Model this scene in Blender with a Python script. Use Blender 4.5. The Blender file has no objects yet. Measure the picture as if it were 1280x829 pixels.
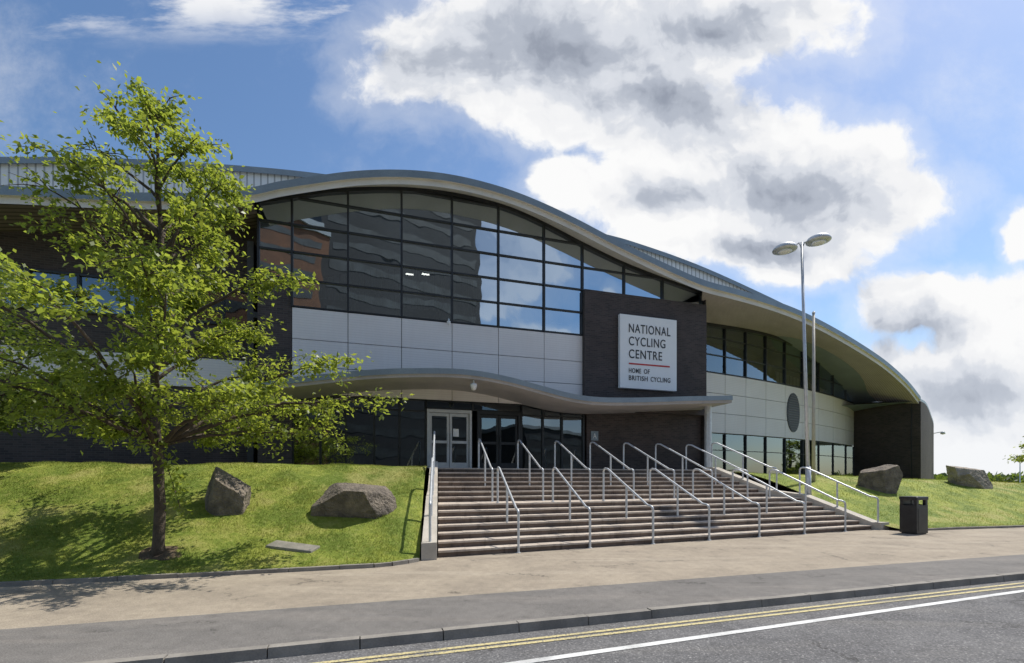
import bpy, math, random
import numpy as np
from mathutils import Vector, Matrix, noise
random.seed(7); rng=np.random.default_rng(11)
S=bpy.context.scene
F=600.0; H=1.74; HOR=598.0; MS=0.32; C0=19.2
L=math.sqrt(1+MS*MS); E=(1/L,MS/L); NN=(MS/L,-1/L)

# ---------- material helpers
class NT:
    def __init__(s,nt): s.nt=nt; s.n=nt.nodes; s.l=nt.links
    def node(s,t,**k):
        n=s.n.new(t)
        for a,b in k.items(): setattr(n,a,b)
        return n
    def put(s,sock,v):
        if isinstance(v,bpy.types.NodeSocket): s.l.new(v,sock)
        else: sock.default_value=v
    def m(s,op,a,b=0.0,c=None,clamp=False):
        n=s.node('ShaderNodeMath',operation=op,use_clamp=clamp)
        s.put(n.inputs[0],a); s.put(n.inputs[1],b)
        if c is not None: s.put(n.inputs[2],c)
        return n.outputs[0]
    def vm(s,op,a,b,c=None):
        n=s.node('ShaderNodeVectorMath',operation=op)
        s.put(n.inputs[0],a); s.put(n.inputs[1],b)
        if c is not None: s.put(n.inputs[2],c)
        return n
    def noise(s,vec,scale,detail=4,rough=0.55):
        n=s.node('ShaderNodeTexNoise'); s.put(n.inputs['Scale'],scale); n.inputs['Detail'].default_value=detail
        n.inputs['Roughness'].default_value=rough
        if vec is not None: s.l.new(vec,n.inputs['Vector'])
        return n
    def ss(s,v,a,b):
        n=s.node('ShaderNodeMapRange',interpolation_type='SMOOTHSTEP')
        s.put(n.inputs[0],v); n.inputs[1].default_value=a; n.inputs[2].default_value=b
        return n.outputs[0]
    def mix(s,f,a,b,bt='MIX'):
        n=s.node('ShaderNodeMix',data_type='RGBA',blend_type=bt)
        s.put(n.inputs[0],f); s.put(n.inputs[6],a); s.put(n.inputs[7],b)
        return n.outputs[2]
def c4(c): return (c[0],c[1],c[2],1.0)
def newmat(name):
    m=bpy.data.materials.new(name); m.use_nodes=True
    t=NT(m.node_tree); b=m.node_tree.nodes['Principled BSDF']
    return m,t,b
def bump(t,b,h,strength=0.3,dist=0.02):
    n=t.node('ShaderNodeBump'); n.inputs['Strength'].default_value=strength; n.inputs['Distance'].default_value=dist
    t.l.new(h,n.inputs['Height']); t.l.new(n.outputs[0],b.inputs['Normal'])
def mat(name,c1,c2=None,scale=3.0,rough=0.7,metal=0.0,fine=40.0,bs=0.15,bd=0.01,spec=0.5):
    m,t,b=newmat(name)
    if c2 is None: c2=tuple(x*0.8 for x in c1)
    g=t.node('ShaderNodeNewGeometry')
    n=t.noise(g.outputs['Position'],scale,6,0.6); n2=t.noise(g.outputs['Position'],fine,3,0.6)
    f=t.ss(n.outputs[0],0.3,0.7)
    col=t.mix(f,c4(c1),c4(c2))
    col=t.mix(0.25,col,n2.outputs[0],'OVERLAY')
    t.l.new(col,b.inputs['Base Color'])
    b.inputs['Roughness'].default_value=rough; b.inputs['Metallic'].default_value=metal
    b.inputs['Specular IOR Level'].default_value=spec
    if bs>0: bump(t,b,n2.outputs[0],bs,bd)
    return m
def uvnode(t): return t.node('ShaderNodeUVMap').outputs[0]

M={}
M['steel']=mat('galvanised_steel',(0.62,0.64,0.66),(0.50,0.52,0.54),8,0.42,0.35,60,0.02)
M['frame']=mat('dark_frame',(0.025,0.027,0.03),(0.035,0.037,0.04),4,0.4,0.2,50,0.0)
M['alu']=mat('pale_aluminium',(0.62,0.63,0.63),(0.54,0.55,0.56),4,0.4,0.2,50,0.0)
M['fascia']=mat('blue_grey_fascia',(0.25,0.30,0.34),(0.20,0.245,0.285),1.2,0.4,0.1,30,0.02)
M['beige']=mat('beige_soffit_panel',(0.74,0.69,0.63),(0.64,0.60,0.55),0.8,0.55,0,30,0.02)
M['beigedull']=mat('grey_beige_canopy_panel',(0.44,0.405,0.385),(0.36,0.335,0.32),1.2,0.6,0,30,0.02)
M['roof']=mat('roof_sheet',(0.30,0.33,0.36),(0.25,0.28,0.31),0.8,0.45,0.2,20,0.05)
M['bark']=mat('bark',(0.12,0.09,0.065),(0.06,0.045,0.032),6,0.9,0,50,0.8,0.03)
M['rock']=mat('boulder_stone',(0.26,0.215,0.165),(0.11,0.092,0.075),3.2,0.85,0,16,1.0,0.08)
M['rockpale']=mat('pale_boulder_stone',(0.42,0.36,0.29),(0.22,0.19,0.155),2.5,0.85,0,14,1.0,0.07)
M['concrete']=mat('concrete',(0.54,0.49,0.42),(0.40,0.365,0.31),2.2,0.85,0,45,0.3)
def stepmat(name,c1,c2,c3):
    m,t,b=newmat(name); g=t.node('ShaderNodeNewGeometry'); p=g.outputs['Position']
    n=t.noise(p,1.6,7,0.7); n2=t.noise(p,50,4,0.7)
    mp=t.node('ShaderNodeMapping'); mp.inputs['Rotation'].default_value=(0,0,-0.35); mp.inputs['Scale'].default_value=(3.0,0.8,0.5); t.l.new(p,mp.inputs[0])
    n3=t.noise(mp.outputs[0],2.2,6,0.7)
    a=t.mix(t.ss(n.outputs[0],0.35,0.65),c4(c1),c4(c2)); a=t.mix(t.m('MULTIPLY',t.ss(n3.outputs[0],0.5,0.68),0.75),a,c4(c3))
    a=t.mix(0.45,a,n2.outputs[0],'OVERLAY'); t.l.new(a,b.inputs['Base Color']); b.inputs['Roughness'].default_value=0.85
    bump(t,b,n2.outputs[0],0.35,0.01); return m
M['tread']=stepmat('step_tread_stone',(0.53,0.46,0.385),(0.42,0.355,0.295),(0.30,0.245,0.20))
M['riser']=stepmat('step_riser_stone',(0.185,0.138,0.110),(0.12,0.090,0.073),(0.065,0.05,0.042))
M['kerb']=mat('kerb_stone',(0.30,0.275,0.24),(0.19,0.175,0.155),2.0,0.9,0,50,0.5)
M['slab']=mat('weathered_slab',(0.30,0.275,0.23),(0.19,0.18,0.145),3.0,0.9,0,30,0.6)
M['black']=mat('black_plastic',(0.018,0.018,0.02),(0.03,0.03,0.032),5,0.35,0,40,0.02)
M['white']=mat('white_paint',(0.80,0.80,0.79),(0.74,0.74,0.73),2,0.5,0,40,0.0)
M['signwhite']=mat('sign_white',(0.88,0.88,0.88),(0.85,0.85,0.85),2,0.45,0,40,0.0)
M['letter']=mat('sign_letter_grey',(0.03,0.033,0.04),None,2,0.5,0,40,0.0)
M['red']=mat('sign_red',(0.6,0.03,0.03),None,2,0.5,0,40,0.0)
M['interior']=mat('interior_dark',(0.09,0.09,0.095),(0.05,0.05,0.055),0.6,0.8,0,10,0.0)
M['interior_steel']=mat('interior_steel',(0.35,0.36,0.37),None,2,0.5,0,10,0.0)
M['ventslat']=mat('vent_slat',(0.12,0.12,0.125),None,2,0.5,0,10,0.0)
M['poleb']=mat('cream_pole',(0.55,0.50,0.42),(0.45,0.41,0.35),3,0.5,0,40,0.0)
M['farbrick']=mat('muted_brown_brick',(0.16,0.078,0.048),(0.10,0.055,0.038),0.4,0.9,0,5,0.0)
M['fargrey']=mat('grey_tower_cladding',(0.034,0.038,0.046),(0.018,0.020,0.025),0.08,0.8,0,5,0.0)
M['farwin']=mat('dull_far_window',(0.05,0.06,0.07),(0.02,0.025,0.03),0.5,0.6,0,5,0.0)
M['soil']=mat('bare_soil',(0.14,0.10,0.06),(0.08,0.055,0.035),5,0.95,0,40,0.8,0.04)

def brickmat():
    m,t,b=newmat('dark_brick'); uv=uvnode(t)
    br=t.node('ShaderNodeTexBrick'); t.l.new(uv,br.inputs['Vector'])
    br.inputs['Color1'].default_value=(0.072,0.052,0.048,1); br.inputs['Color2'].default_value=(0.034,0.027,0.027,1)
    br.inputs['Mortar'].default_value=(0.080,0.071,0.067,1); br.inputs['Scale'].default_value=1
    br.inputs['Brick Width'].default_value=0.225; br.inputs['Row Height'].default_value=0.075
    br.inputs['Mortar Size'].default_value=0.008; br.inputs['Bias'].default_value=-0.2
    n=t.noise(uv,0.9,5); col=t.mix(0.5,br.outputs[0],n.outputs[0],'OVERLAY')
    t.l.new(col,b.inputs['Base Color']); b.inputs['Roughness'].default_value=0.8
    bump(t,b,br.outputs['Fac'],-0.4,0.01); return m
M['brick']=brickmat()
def stripemat(name,ca,cb,per,axis=0,rough=0.5,duty=0.12,bs=0.6):
    m,t,b=newmat(name); uv=uvnode(t)
    sp=t.node('ShaderNodeSeparateXYZ'); t.l.new(uv,sp.inputs[0])
    v=t.m('FRACT',t.m('DIVIDE',sp.outputs[axis],per))
    tri=t.m('ABSOLUTE',t.m('SUBTRACT',v,0.5))
    f=t.ss(tri,0.5-duty,0.5-duty*0.4)
    n=t.noise(uv,0.7,5)
    base=t.mix(0.3,c4(ca),n.outputs[0],'OVERLAY')
    mp=t.node('ShaderNodeMapping'); mp.inputs['Scale'].default_value=(6,0.35,1); t.l.new(uv,mp.inputs[0])
    st=t.noise(mp.outputs[0],1.5,4); base=t.mix(0.18,base,st.outputs[0],'OVERLAY')
    t.l.new(t.mix(f,base,c4(cb)),b.inputs['Base Color'])
    b.inputs['Roughness'].default_value=rough
    bump(t,b,f,-bs,0.015); return m
M['clad']=stripemat('white_ribbed_cladding',(0.80,0.755,0.735),(0.70,0.66,0.645),0.09,1,0.5,0.10,0.12)
M['rib']=stripemat('white_vertical_rib',(0.72,0.73,0.74),(0.36,0.37,0.38),0.30,0,0.5,0.16,0.4)
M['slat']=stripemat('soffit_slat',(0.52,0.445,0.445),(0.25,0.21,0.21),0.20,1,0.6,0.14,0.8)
M['slatshade']=stripemat('shaded_soffit_slat',(0.20,0.165,0.14),(0.07,0.055,0.045),0.22,1,0.6,0.2,0.8)  # shade under the deep left overhang is put into this darker slat colour

def glassmat(name,base=0.2,tint=(0.42,0.47,0.49)):
    m=bpy.data.materials.new(name); m.use_nodes=True; t=NT(m.node_tree); t.n.clear()
    o=t.node('ShaderNodeOutputMaterial'); tr=t.node('ShaderNodeBsdfTransparent'); gl=t.node('ShaderNodeBsdfGlossy')
    tr.inputs[0].default_value=c4(tint); gl.inputs['Roughness'].default_value=0.012; gl.inputs[0].default_value=(0.84,0.94,1,1)
    fr=t.node('ShaderNodeFresnel'); fr.inputs[0].default_value=1.6
    f=t.m('ADD',fr.outputs[0],base,clamp=True)
    g=t.node('ShaderNodeNewGeometry'); n=t.noise(g.outputs['Position'],0.55,2,0.5)
    bp=t.node('ShaderNodeBump'); bp.inputs['Strength'].default_value=0.07; bp.inputs['Distance'].default_value=0.12
    t.l.new(n.outputs[0],bp.inputs['Height']); t.l.new(bp.outputs[0],gl.inputs['Normal'])
    mx=t.node('ShaderNodeMixShader'); t.l.new(f,mx.inputs[0]); t.l.new(tr.outputs[0],mx.inputs[1]); t.l.new(gl.outputs[0],mx.inputs[2])
    t.l.new(mx.outputs[0],o.inputs[0]); return m
M['glass']=glassmat('tinted_glass',0.58)
M['glasslow']=glassmat('clear_dark_glass',0.06,(0.5,0.55,0.55))
M['glassmid']=glassmat('dark_tinted_glass',0.17,(0.4,0.45,0.47))

def grassmat(blade=False):
    m,t,b=newmat('grass_blade' if blade else 'lawn_grass')
    g=t.node('ShaderNodeNewGeometry'); p=g.outputs['Position']
    n=t.noise(p,0.9,7,0.7); n2=t.noise(p,9,5,0.7); n3=t.noise(p,0.45,6,0.65)
    a=t.mix(t.ss(n.outputs[0],0.40,0.60),(0.155,0.215,0.030,1),(0.31,0.35,0.058,1))
    a=t.mix(t.ss(n2.outputs[0],0.5,0.8),a,(0.38,0.37,0.12,1))
    if not blade: a=t.mix(t.m('MULTIPLY',t.m('SUBTRACT',1.0,t.ss(n2.outputs[0],0.25,0.5)),0.7),a,(0.09,0.12,0.02,1))
    a=t.mix(t.m('MULTIPLY',t.ss(n3.outputs[0],0.49,0.62),0.6),a,(0.38,0.34,0.13,1))
    if blade:
        a=t.mix(t.m('MULTIPLY',g.outputs['Random Per Island'],0.45),a,(0.40,0.42,0.12,1))
    t.l.new(a,b.inputs['Base Color']); b.inputs['Roughness'].default_value=0.75; b.inputs['Specular IOR Level'].default_value=0.2
    if not blade: bump(t,b,t.noise(p,26,6,0.8).outputs[0],0.7,0.05)
    else:
        out=[x for x in t.n if x.type=='OUTPUT_MATERIAL'][0]
        tl=t.node('ShaderNodeBsdfTranslucent'); t.l.new(a,tl.inputs[0]); mx=t.node('ShaderNodeMixShader'); mx.inputs[0].default_value=0.45
        t.l.new(b.outputs[0],mx.inputs[1]); t.l.new(tl.outputs[0],mx.inputs[2]); t.l.new(mx.outputs[0],out.inputs[0])
    return m
M['grass']=grassmat(); M['blade']=grassmat(True)
def leafmat(name,c1,c2,tc):
    m,t,b=newmat(name); g=t.node('ShaderNodeNewGeometry'); ob=t.node('ShaderNodeTexCoord')
    n=t.noise(ob.outputs['Object'],1.1,3)
    f=t.m('ADD',t.m('MULTIPLY',g.outputs['Random Per Island'],0.6),t.m('MULTIPLY',n.outputs[0],0.4))
    a=t.mix(f,c4(c1),c4(c2)); t.l.new(a,b.inputs['Base Color']); b.inputs['Roughness'].default_value=0.42
    out=[x for x in t.n if x.type=='OUTPUT_MATERIAL'][0]
    tl=t.node('ShaderNodeBsdfTranslucent'); t.l.new(t.mix(f,c4(tc),c4((tc[0]*1.4,tc[1]*1.15,tc[2]))),tl.inputs[0])
    mx=t.node('ShaderNodeMixShader'); mx.inputs[0].default_value=0.54
    t.l.new(b.outputs[0],mx.inputs[1]); t.l.new(tl.outputs[0],mx.inputs[2]); t.l.new(mx.outputs[0],out.inputs[0])
    return m
M['leaf']=leafmat('oak_leaf',(0.08,0.122,0.02),(0.18,0.228,0.04),(0.35,0.46,0.06))
M['leafdark']=leafmat('dark_leaf',(0.04,0.07,0.016),(0.08,0.11,0.025),(0.14,0.21,0.03))

def asphalt(name,c1,c2,patch,sc=90,bs=0.5,crack=True,speck=0.4):
    m,t,b=newmat(name); g=t.node('ShaderNodeNewGeometry'); p=g.outputs['Position']
    n=t.noise(p,sc,4,0.75); n2=t.noise(p,0.9,6,0.65); n3=t.noise(p,7,5,0.7)
    mp=t.node('ShaderNodeMapping'); mp.inputs['Rotation'].default_value=(0,0,-0.31); mp.inputs['Scale'].default_value=(0.25,2.2,1); t.l.new(p,mp.inputs[0])
    n4=t.noise(mp.outputs[0],1.0,5,0.6)
    a=t.mix(t.ss(n2.outputs[0],0.35,0.65),c4(c1),c4(c2))
    a=t.mix(t.m('MULTIPLY',t.ss(n4.outputs[0],0.48,0.68),0.6),a,c4(patch))
    a=t.mix(0.8,a,n.outputs[0],'OVERLAY'); a=t.mix(0.35,a,n3.outputs[0],'OVERLAY')
    sp=t.ss(n.outputs[0],0.56,0.68); a=t.mix(t.m('MULTIPLY',sp,speck),a,(0.55,0.53,0.50,1))
    dk=t.m('SUBTRACT',1.0,t.ss(n.outputs[0],0.33,0.44)); a=t.mix(t.m('MULTIPLY',dk,speck),a,(0.03,0.03,0.03,1))
    n5=t.noise(p,2.6,6,0.7); a=t.mix(t.m('MULTIPLY',t.ss(n5.outputs[0],0.56,0.70),0.28),a,(0.07,0.065,0.06,1))
    if crack:
        v=t.node('ShaderNodeTexVoronoi',feature='DISTANCE_TO_EDGE'); v.inputs['Scale'].default_value=0.45
        w=t.vm('MULTIPLY_ADD',n3.outputs['Color'],(0.5,0.5,0.5),p); t.l.new(w.outputs[0],v.inputs['Vector'])
        cr=t.m('SUBTRACT',1.0,t.ss(v.outputs[0],0.004,0.012)); cr=t.m('MULTIPLY',cr,t.ss(n2.outputs[0],0.5,0.6))
        a=t.mix(t.m('MULTIPLY',cr,0.6),a,(0.03,0.028,0.025,1))
    t.l.new(a,b.inputs['Base Color']); b.inputs['Roughness'].default_value=0.88; b.inputs['Specular IOR Level'].default_value=0.25
    bump(t,b,n.outputs[0],bs,0.006); return m
M['road']=asphalt('road_asphalt',(0.15,0.147,0.147),(0.115,0.113,0.115),(0.18,0.172,0.162),38,0.7,True,0.55)
M['foot']=asphalt('footway_asphalt',(0.180,0.168,0.155),(0.145,0.136,0.127),(0.22,0.20,0.18),70,0.4)
M['buff']=asphalt('buff_paving',(0.345,0.292,0.224),(0.275,0.232,0.18),(0.39,0.335,0.262),60,0.35,True,0.28)
def linemat(name,c,wear):
    m,t,b=newmat(name); g=t.node('ShaderNodeNewGeometry'); p=g.outputs['Position']
    n=t.noise(p,34,7,0.8); n2=t.noise(p,1.6,5)
    f=t.m('ADD',t.ss(n.outputs[0],wear,wear+0.10),t.m('MULTIPLY',t.ss(n2.outputs[0],0.45,0.7),0.45),clamp=True)
    t.l.new(t.mix(f,c4(c),(0.15,0.147,0.14,1)),b.inputs['Base Color']); b.inputs['Roughness'].default_value=0.8
    return m
M['yline']=linemat('yellow_road_paint',(0.58,0.49,0.24),0.50)
M['wline']=linemat('white_road_paint',(0.68,0.68,0.66),0.56)
M['ground']=mat('ground_far',(0.10,0.13,0.05),(0.14,0.13,0.08),0.05,0.95,0,2,0.0)
m,t,b=newmat('lit_strip'); b.inputs['Emission Color'].default_value=(1,0.95,0.85,1); b.inputs['Emission Strength'].default_value=7; M['lit']=m

# ---------- geometry helpers
def W(u,o,z): return (E[0]*u+NN[0]*o, C0+E[1]*u+NN[1]*o, z)
def onplane(px,py,o=0.0,c=None,m=MS):
    t=(px-640)/F; cc=(C0-o*L) if c is None else c
    Y=cc/(1-m*t); return (t*Y,Y,H+(HOR-py)/F*Y)
def atdepth(px,py,Y): return ((px-640)/F*Y,Y,H+(HOR-py)/F*Y)
def ong(px,py,z=0.0):
    Y=(H-z)*F/(py-HOR); return ((px-640)/F*Y,Y,z)
def uof(p): return p[0]*E[0]+(p[1]-C0)*E[1]
def U(px,o=0.0): return uof(onplane(px,500,o))
def ZF(px,py,o=0.0): return onplane(px,py,o)[2]
def crv(pts,n=6):
    P=[np.array(p,float) for p in pts]; out=[]
    for i in range(len(P)-1):
        p1,p2=P[i],P[i+1]; p0=P[i-1] if i>0 else 2*p1-p2; p3=P[i+2] if i+2<len(P) else 2*p2-p1
        for k in range(n):
            t=k/n
            out.append(0.5*((2*p1)+(-p0+p2)*t+(2*p0-5*p1+4*p2-p3)*t*t+(-p0+3*p1-3*p2+p3)*t**3))
    out.append(P[-1]); return out

OFF={}
def link(o): S.collection.objects.link(o)
def thing(name,label,category,loc,group=None):
    o=bpy.data.objects.new(name,None); o.empty_display_size=0.3; o.location=loc; link(o)
    o["label"]=label; o["category"]=category
    if group: o["group"]=group
    OFF[o.name]=Vector(loc); return o
class MB:
    def __init__(s): s.v=[]; s.f=[]; s.mi=[]
    def add(s,vs,fs,mi=0):
        k=len(s.v); s.v+= [tuple(x) for x in vs]; s.f+=[tuple(i+k for i in f) for f in fs]; s.mi+=[mi]*len(fs)
    def hexa(s,c,mi=0):
        s.add(c,[(3,2,1,0),(4,5,6,7),(0,1,5,4),(1,2,6,5),(2,3,7,6),(3,0,4,7)],mi)
    def fbox(s,u0,u1,o0,o1,z0,z1,mi=0,mp=W):
        s.hexa([mp(u0,o1,z0),mp(u1,o1,z0),mp(u1,o0,z0),mp(u0,o0,z0),mp(u0,o1,z1),mp(u1,o1,z1),mp(u1,o0,z1),mp(u0,o0,z1)],mi)
    def wbox(s,x0,x1,y0,y1,z0,z1,mi=0):
        s.hexa([(x0,y0,z0),(x1,y0,z0),(x1,y1,z0),(x0,y1,z0),(x0,y0,z1),(x1,y0,z1),(x1,y1,z1),(x0,y1,z1)],mi)
    def strip(s,A,B,mi=0):
        n=len(A); s.add(list(A)+list(B),[(i,i+1,n+i+1,n+i) for i in range(n-1)],mi)
    def tube(s,pts,r,seg=8,mi=0,cap=True):
        pts=[Vector(p) for p in pts]; n=len(pts)
        if not hasattr(r,'__len__'): r=[r]*n
        vs=[]; ref=None
        for i in range(n):
            d=(pts[min(i+1,n-1)]-pts[max(i-1,0)]).normalized()
            if ref is None:
                ref=Vector((0,0,1)) if abs(d.z)<0.9 else Vector((1,0,0))
            a=d.cross(ref).normalized(); bb=d.cross(a).normalized()
            if abs(d.dot(ref))>0.95: a=d.orthogonal().normalized(); bb=d.cross(a)
            for k in range(seg):
                th=2*math.pi*k/seg; vs.append(pts[i]+(a*math.cos(th)+bb*math.sin(th))*r[i])
        fs=[(i*seg+k,i*seg+(k+1)%seg,(i+1)*seg+(k+1)%seg,(i+1)*seg+k) for i in range(n-1) for k in range(seg)]
        if cap: fs+=[tuple(range(seg))[::-1],tuple((n-1)*seg+k for k in range(seg))]
        s.add(vs,fs,mi)
    def lathe(s,c,prof,seg=20,mi=0):
        vs=[];
        for (r,z) in prof:
            for k in range(seg):
                th=2*math.pi*k/seg; vs.append((c[0]+r*math.cos(th),c[1]+r*math.sin(th),c[2]+z))
        fs=[(i*seg+k,i*seg+(k+1)%seg,(i+1)*seg+(k+1)%seg,(i+1)*seg+k) for i in range(len(prof)-1) for k in range(seg)]
        fs+=[tuple(range(seg))[::-1],tuple((len(prof)-1)*seg+k for k in range(seg))]
        s.add(vs,fs,mi)
    def build(s,name,mats,parent=None,smooth=False,bevel=0,loc=None,**props):
        off=OFF[parent.name] if parent else (Vector(loc) if loc else Vector((0,0,0)))
        me=bpy.data.meshes.new(name); me.from_pydata([tuple(Vector(v)-off) for v in s.v],[],s.f)
        if not isinstance(mats,(list,tuple)): mats=[mats]
        for mm in mats: me.materials.append(mm)
        me.polygons.foreach_set('material_index',s.mi)
        if smooth: me.polygons.foreach_set('use_smooth',[True]*len(s.f))
        me.update()
        uv=me.uv_layers.new(name='UVMap')
        for p in me.polygons:
            n=p.normal
            if abs(n.z)>0.7: tx,ty=Vector((E[0],E[1],0)),Vector((NN[0],NN[1],0))
            else: tx=Vector((-n.y,n.x,0)).normalized(); ty=Vector((0,0,1))
            for li in p.loop_indices:
                w=me.vertices[me.loops[li].vertex_index].co+off
                uv.data[li].uv=(w.dot(tx),w.dot(ty))
        ob=bpy.data.objects.new(name,me); link(ob)
        if parent: ob.parent=parent; OFF[ob.name]=off
        else: ob.location=off; OFF[ob.name]=off
        if bevel:
            bv=ob.modifiers.new('Bevel','BEVEL'); bv.width=bevel; bv.segments=2; bv.limit_method='ANGLE'
        for k,v in props.items(): ob[k]=v
        return ob
def npmesh(name,verts,k,mt,parent=None,off=(0,0,0),smooth=False):
    verts=np.asarray(verts,dtype=np.float32).reshape(-1,3)-np.array(off,dtype=np.float32)
    nf=len(verts)//k; me=bpy.data.meshes.new(name)
    me.vertices.add(len(verts)); me.vertices.foreach_set('co',verts.ravel())
    me.loops.add(len(verts)); me.loops.foreach_set('vertex_index',np.arange(len(verts),dtype=np.int32))
    me.polygons.add(nf); me.polygons.foreach_set('loop_start',np.arange(0,len(verts),k,dtype=np.int32))
    me.polygons.foreach_set('loop_total',np.full(nf,k,dtype=np.int32))
    me.materials.append(mt); me.update(calc_edges=True)
    ob=bpy.data.objects.new(name,me); link(ob)
    if parent: ob.parent=parent
    else: ob.location=off
    return ob

# ---------- terrain
def yfl(x): return 10.2+0.30*x+(max(0.0,x+2.7)**2)*0.9
def yfr(x): return 15.7+0.25*(x-12.5)
def prof(w):
    w=min(max(w,0.0),1.0); return 0.55*w+0.45*w*w*(3-2*w)
def zl(x,y):
    w=(y-yfl(x))/1.044
    return 0.05+2.05*prof(w/4.7)+0.02*max(0,w-4.7)+0.05*noise.noise(Vector((x*0.5,y*0.5,0)))*min(1,max(0,w))+0.02*noise.noise(Vector((x*1.7,y*1.7,5)))*min(1,max(0,w))
def zr(x,y):
    w=(y-yfr(x))/1.03; zm=2.0-0.03*max(0,x-9)
    return 0.05+(zm-0.05)*prof(w/5.0)+0.04*noise.noise(Vector((x*0.4,y*0.4,3)))*min(1,max(0,w))
def hit(px,py,fn):
    t=(px-640)/F; v=(HOR-py)/F; d=6.0
    while d<90:
        if fn(t*d,d)>=H+v*d: break
        d+=0.02
    return (t*d,d,fn(t*d,d))
def lawn(name,fn,xa,xb,yf,dep,na,nb,pw):
    vs=[];fs=[]
    for j in range(nb+1):
        b=j/nb
        for i in range(na+1):
            a=i/na; x=xa(b)+(xb(b)-xa(b))*(a**pw if pw>0 else 1-(1-a)**(-pw)); y=yf(x)+dep(x)*b
            vs.append((x,y,fn(x,y)))
    for j in range(nb):
        for i in range(na):
            k=j*(na+1)+i; fs.append((k,k+1,k+na+2,k+na+1))
    k=len(vs)
    for i in range(na+1): vs.append((vs[i][0],vs[i][1],-0.05))
    for i in range(na): fs.append((k+i,k+i+1,i+1,i))
    mb=MB(); mb.add(vs,fs); return mb.build(name,M['grass'],smooth=True,kind='structure')
lawn('lawn',zl,lambda b:-32,lambda b:-1.95-1.1*b,yfl,lambda x:(C0-0.15+MS*x)-yfl(x),140,60,-1.6)
lawn('lawn',zr,lambda b:max(12.85-14.4*b,9.2),lambda b:75,yfr,lambda x:24,90,60,1.8)

# base ground, road, pavement
RZ=-0.10
g=MB(); g.add([(-1500,-1500,-0.3),(1500,-1500,-0.3),(1500,1500,-0.3),(-1500,1500,-0.3)],[(0,1,2,3)]); g.build('ground',M['ground'],kind='structure')
KA=np.array(ong(200,825)[:2]); KB=np.array(ong(1280,718)[:2]); kd=(KB-KA)/np.linalg.norm(KB-KA); kn=np.array([kd[1],-kd[0]])
def K(s,o,z): p=KA+kd*s+kn*o; return (float(p[0]),float(p[1]),z)
def sheet(name,A,B,z,mt,s0=-60,s1=140,n=41):
    mb=MB(); ss_=np.linspace(s0,s1,n); mb.strip([K(s,B,z) for s in ss_],[K(s,A,z) for s in ss_]); return mb.build(name,mt,kind='structure')
sheet('road',-0.10,9.6,RZ,M['road'])
sheet('pavement',9.65,14,0.0,M['foot'])
b1=np.array(ong(0,787)[:2]); b2=np.array(ong(1280,693)[:2]); bd=(b2-b1)/np.linalg.norm(b2-b1)
mb=MB(); A=[K(s,-0.13,0.0) for s in np.linspace(-60,140,21)]; B=[tuple(b1+bd*s)+(0.0,) for s in np.linspace(-60,140,21)]; mb.strip(A,B); mb.build('pavement',M['foot'],kind='structure')
mb=MB(); n_=np.array([-bd[1],bd[0]]); Cc=[tuple(b1+bd*s+n_*14)+(0.0,) for s in np.linspace(-60,140,21)]; mb.strip(B,Cc); mb.build('path',M['buff'],kind='structure')
for nm,o0,o1 in (('kerb',-0.13,0.0),('kerb',9.5,9.63)):
    mb=MB(); s=-30.0
    while s<70:
        l=0.9+random.uniform(-0.02,0.02); dz=random.uniform(-0.005,0.005); do=random.uniform(-0.004,0.004)
        mb.hexa([K(s,o1+do,-0.13),K(s+l,o1+do,-0.13),K(s+l,o0+do,-0.13),K(s,o0+do,-0.13),K(s,o1+do-0.015,0.009+dz),K(s+l,o1+do-0.015,0.009+dz),K(s+l,o0+do,0.009+dz),K(s,o0+do,0.009+dz)]); s+=l+0.012
    mb.build(nm,M['kerb'],kind='structure')
def edging(xs,yf):
    mb=MB(); pts=[(x,yf(x)) for x in xs]
    for a,b in zip(pts[:-1],pts[1:]):
        a=np.array(a);b=np.array(b);d=(b-a)/np.linalg.norm(b-a);n=np.array([d[1],-d[0]]); b=b-d*0.01; z=0.07+random.uniform(-.006,.006)
        q=[a+n*0.06,b+n*0.06,b-n*0.04,a-n*0.04]
        mb.hexa([(p[0],p[1],-0.02) for p in q]+[(p[0],p[1],z) for p in q])
    return mb.build('kerb',M['kerb'],kind='structure')
edging(list(np.arange(-22,-2.7,0.85))+[-2.7,-2.4,-2.15,-1.98],yfl)
edging(list(np.arange(12.9,45,0.9)),yfr)
def rline(name,pa,pb,w,mt,z=RZ+0.006,ext=30):
    a=np.array(ong(*pa,z)[:2]); b=np.array(ong(*pb,z)[:2]); d=(b-a)/np.linalg.norm(b-a); n=np.array([d[1],-d[0]])*w/2
    mb=MB(); q=[a-d*5,b+d*ext]; N=20; P=[q[0]+(q[1]-q[0])*i/N for i in range(N+1)]
    mb.strip([(p[0]+n[0],p[1]+n[1],z) for p in P],[(p[0]-n[0],p[1]-n[1],z) for p in P]); mb.build(name,mt,kind='structure')
rline('road_marking',(398,829),(1280,728.5),0.06,M['yline'])
rline('road_marking',(440,829),(1280,732.5),0.06,M['yline'])
rline('road_marking',(645,829),(1280,738.5),0.095,M['wline'])

# terrace
BL=np.array([-1.62,10.54]);BR=np.array([12.2,16.3]);TL=np.array([-2.47,16.1]);TR=np.array([8.17,19.6])
HT=2.09
mb=MB(); mb.add([(-3.3,16.0,HT),(TL[0],TL[1],HT),(TR[0],TR[1],HT),(9.5,19.9,HT),(10.8,25.2,HT),(9.0,25.2,HT),(-8,17.5,HT)],[(0,1,2,3,4,5,6)])
mb.build('terrace',M['concrete'],kind='structure')

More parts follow.
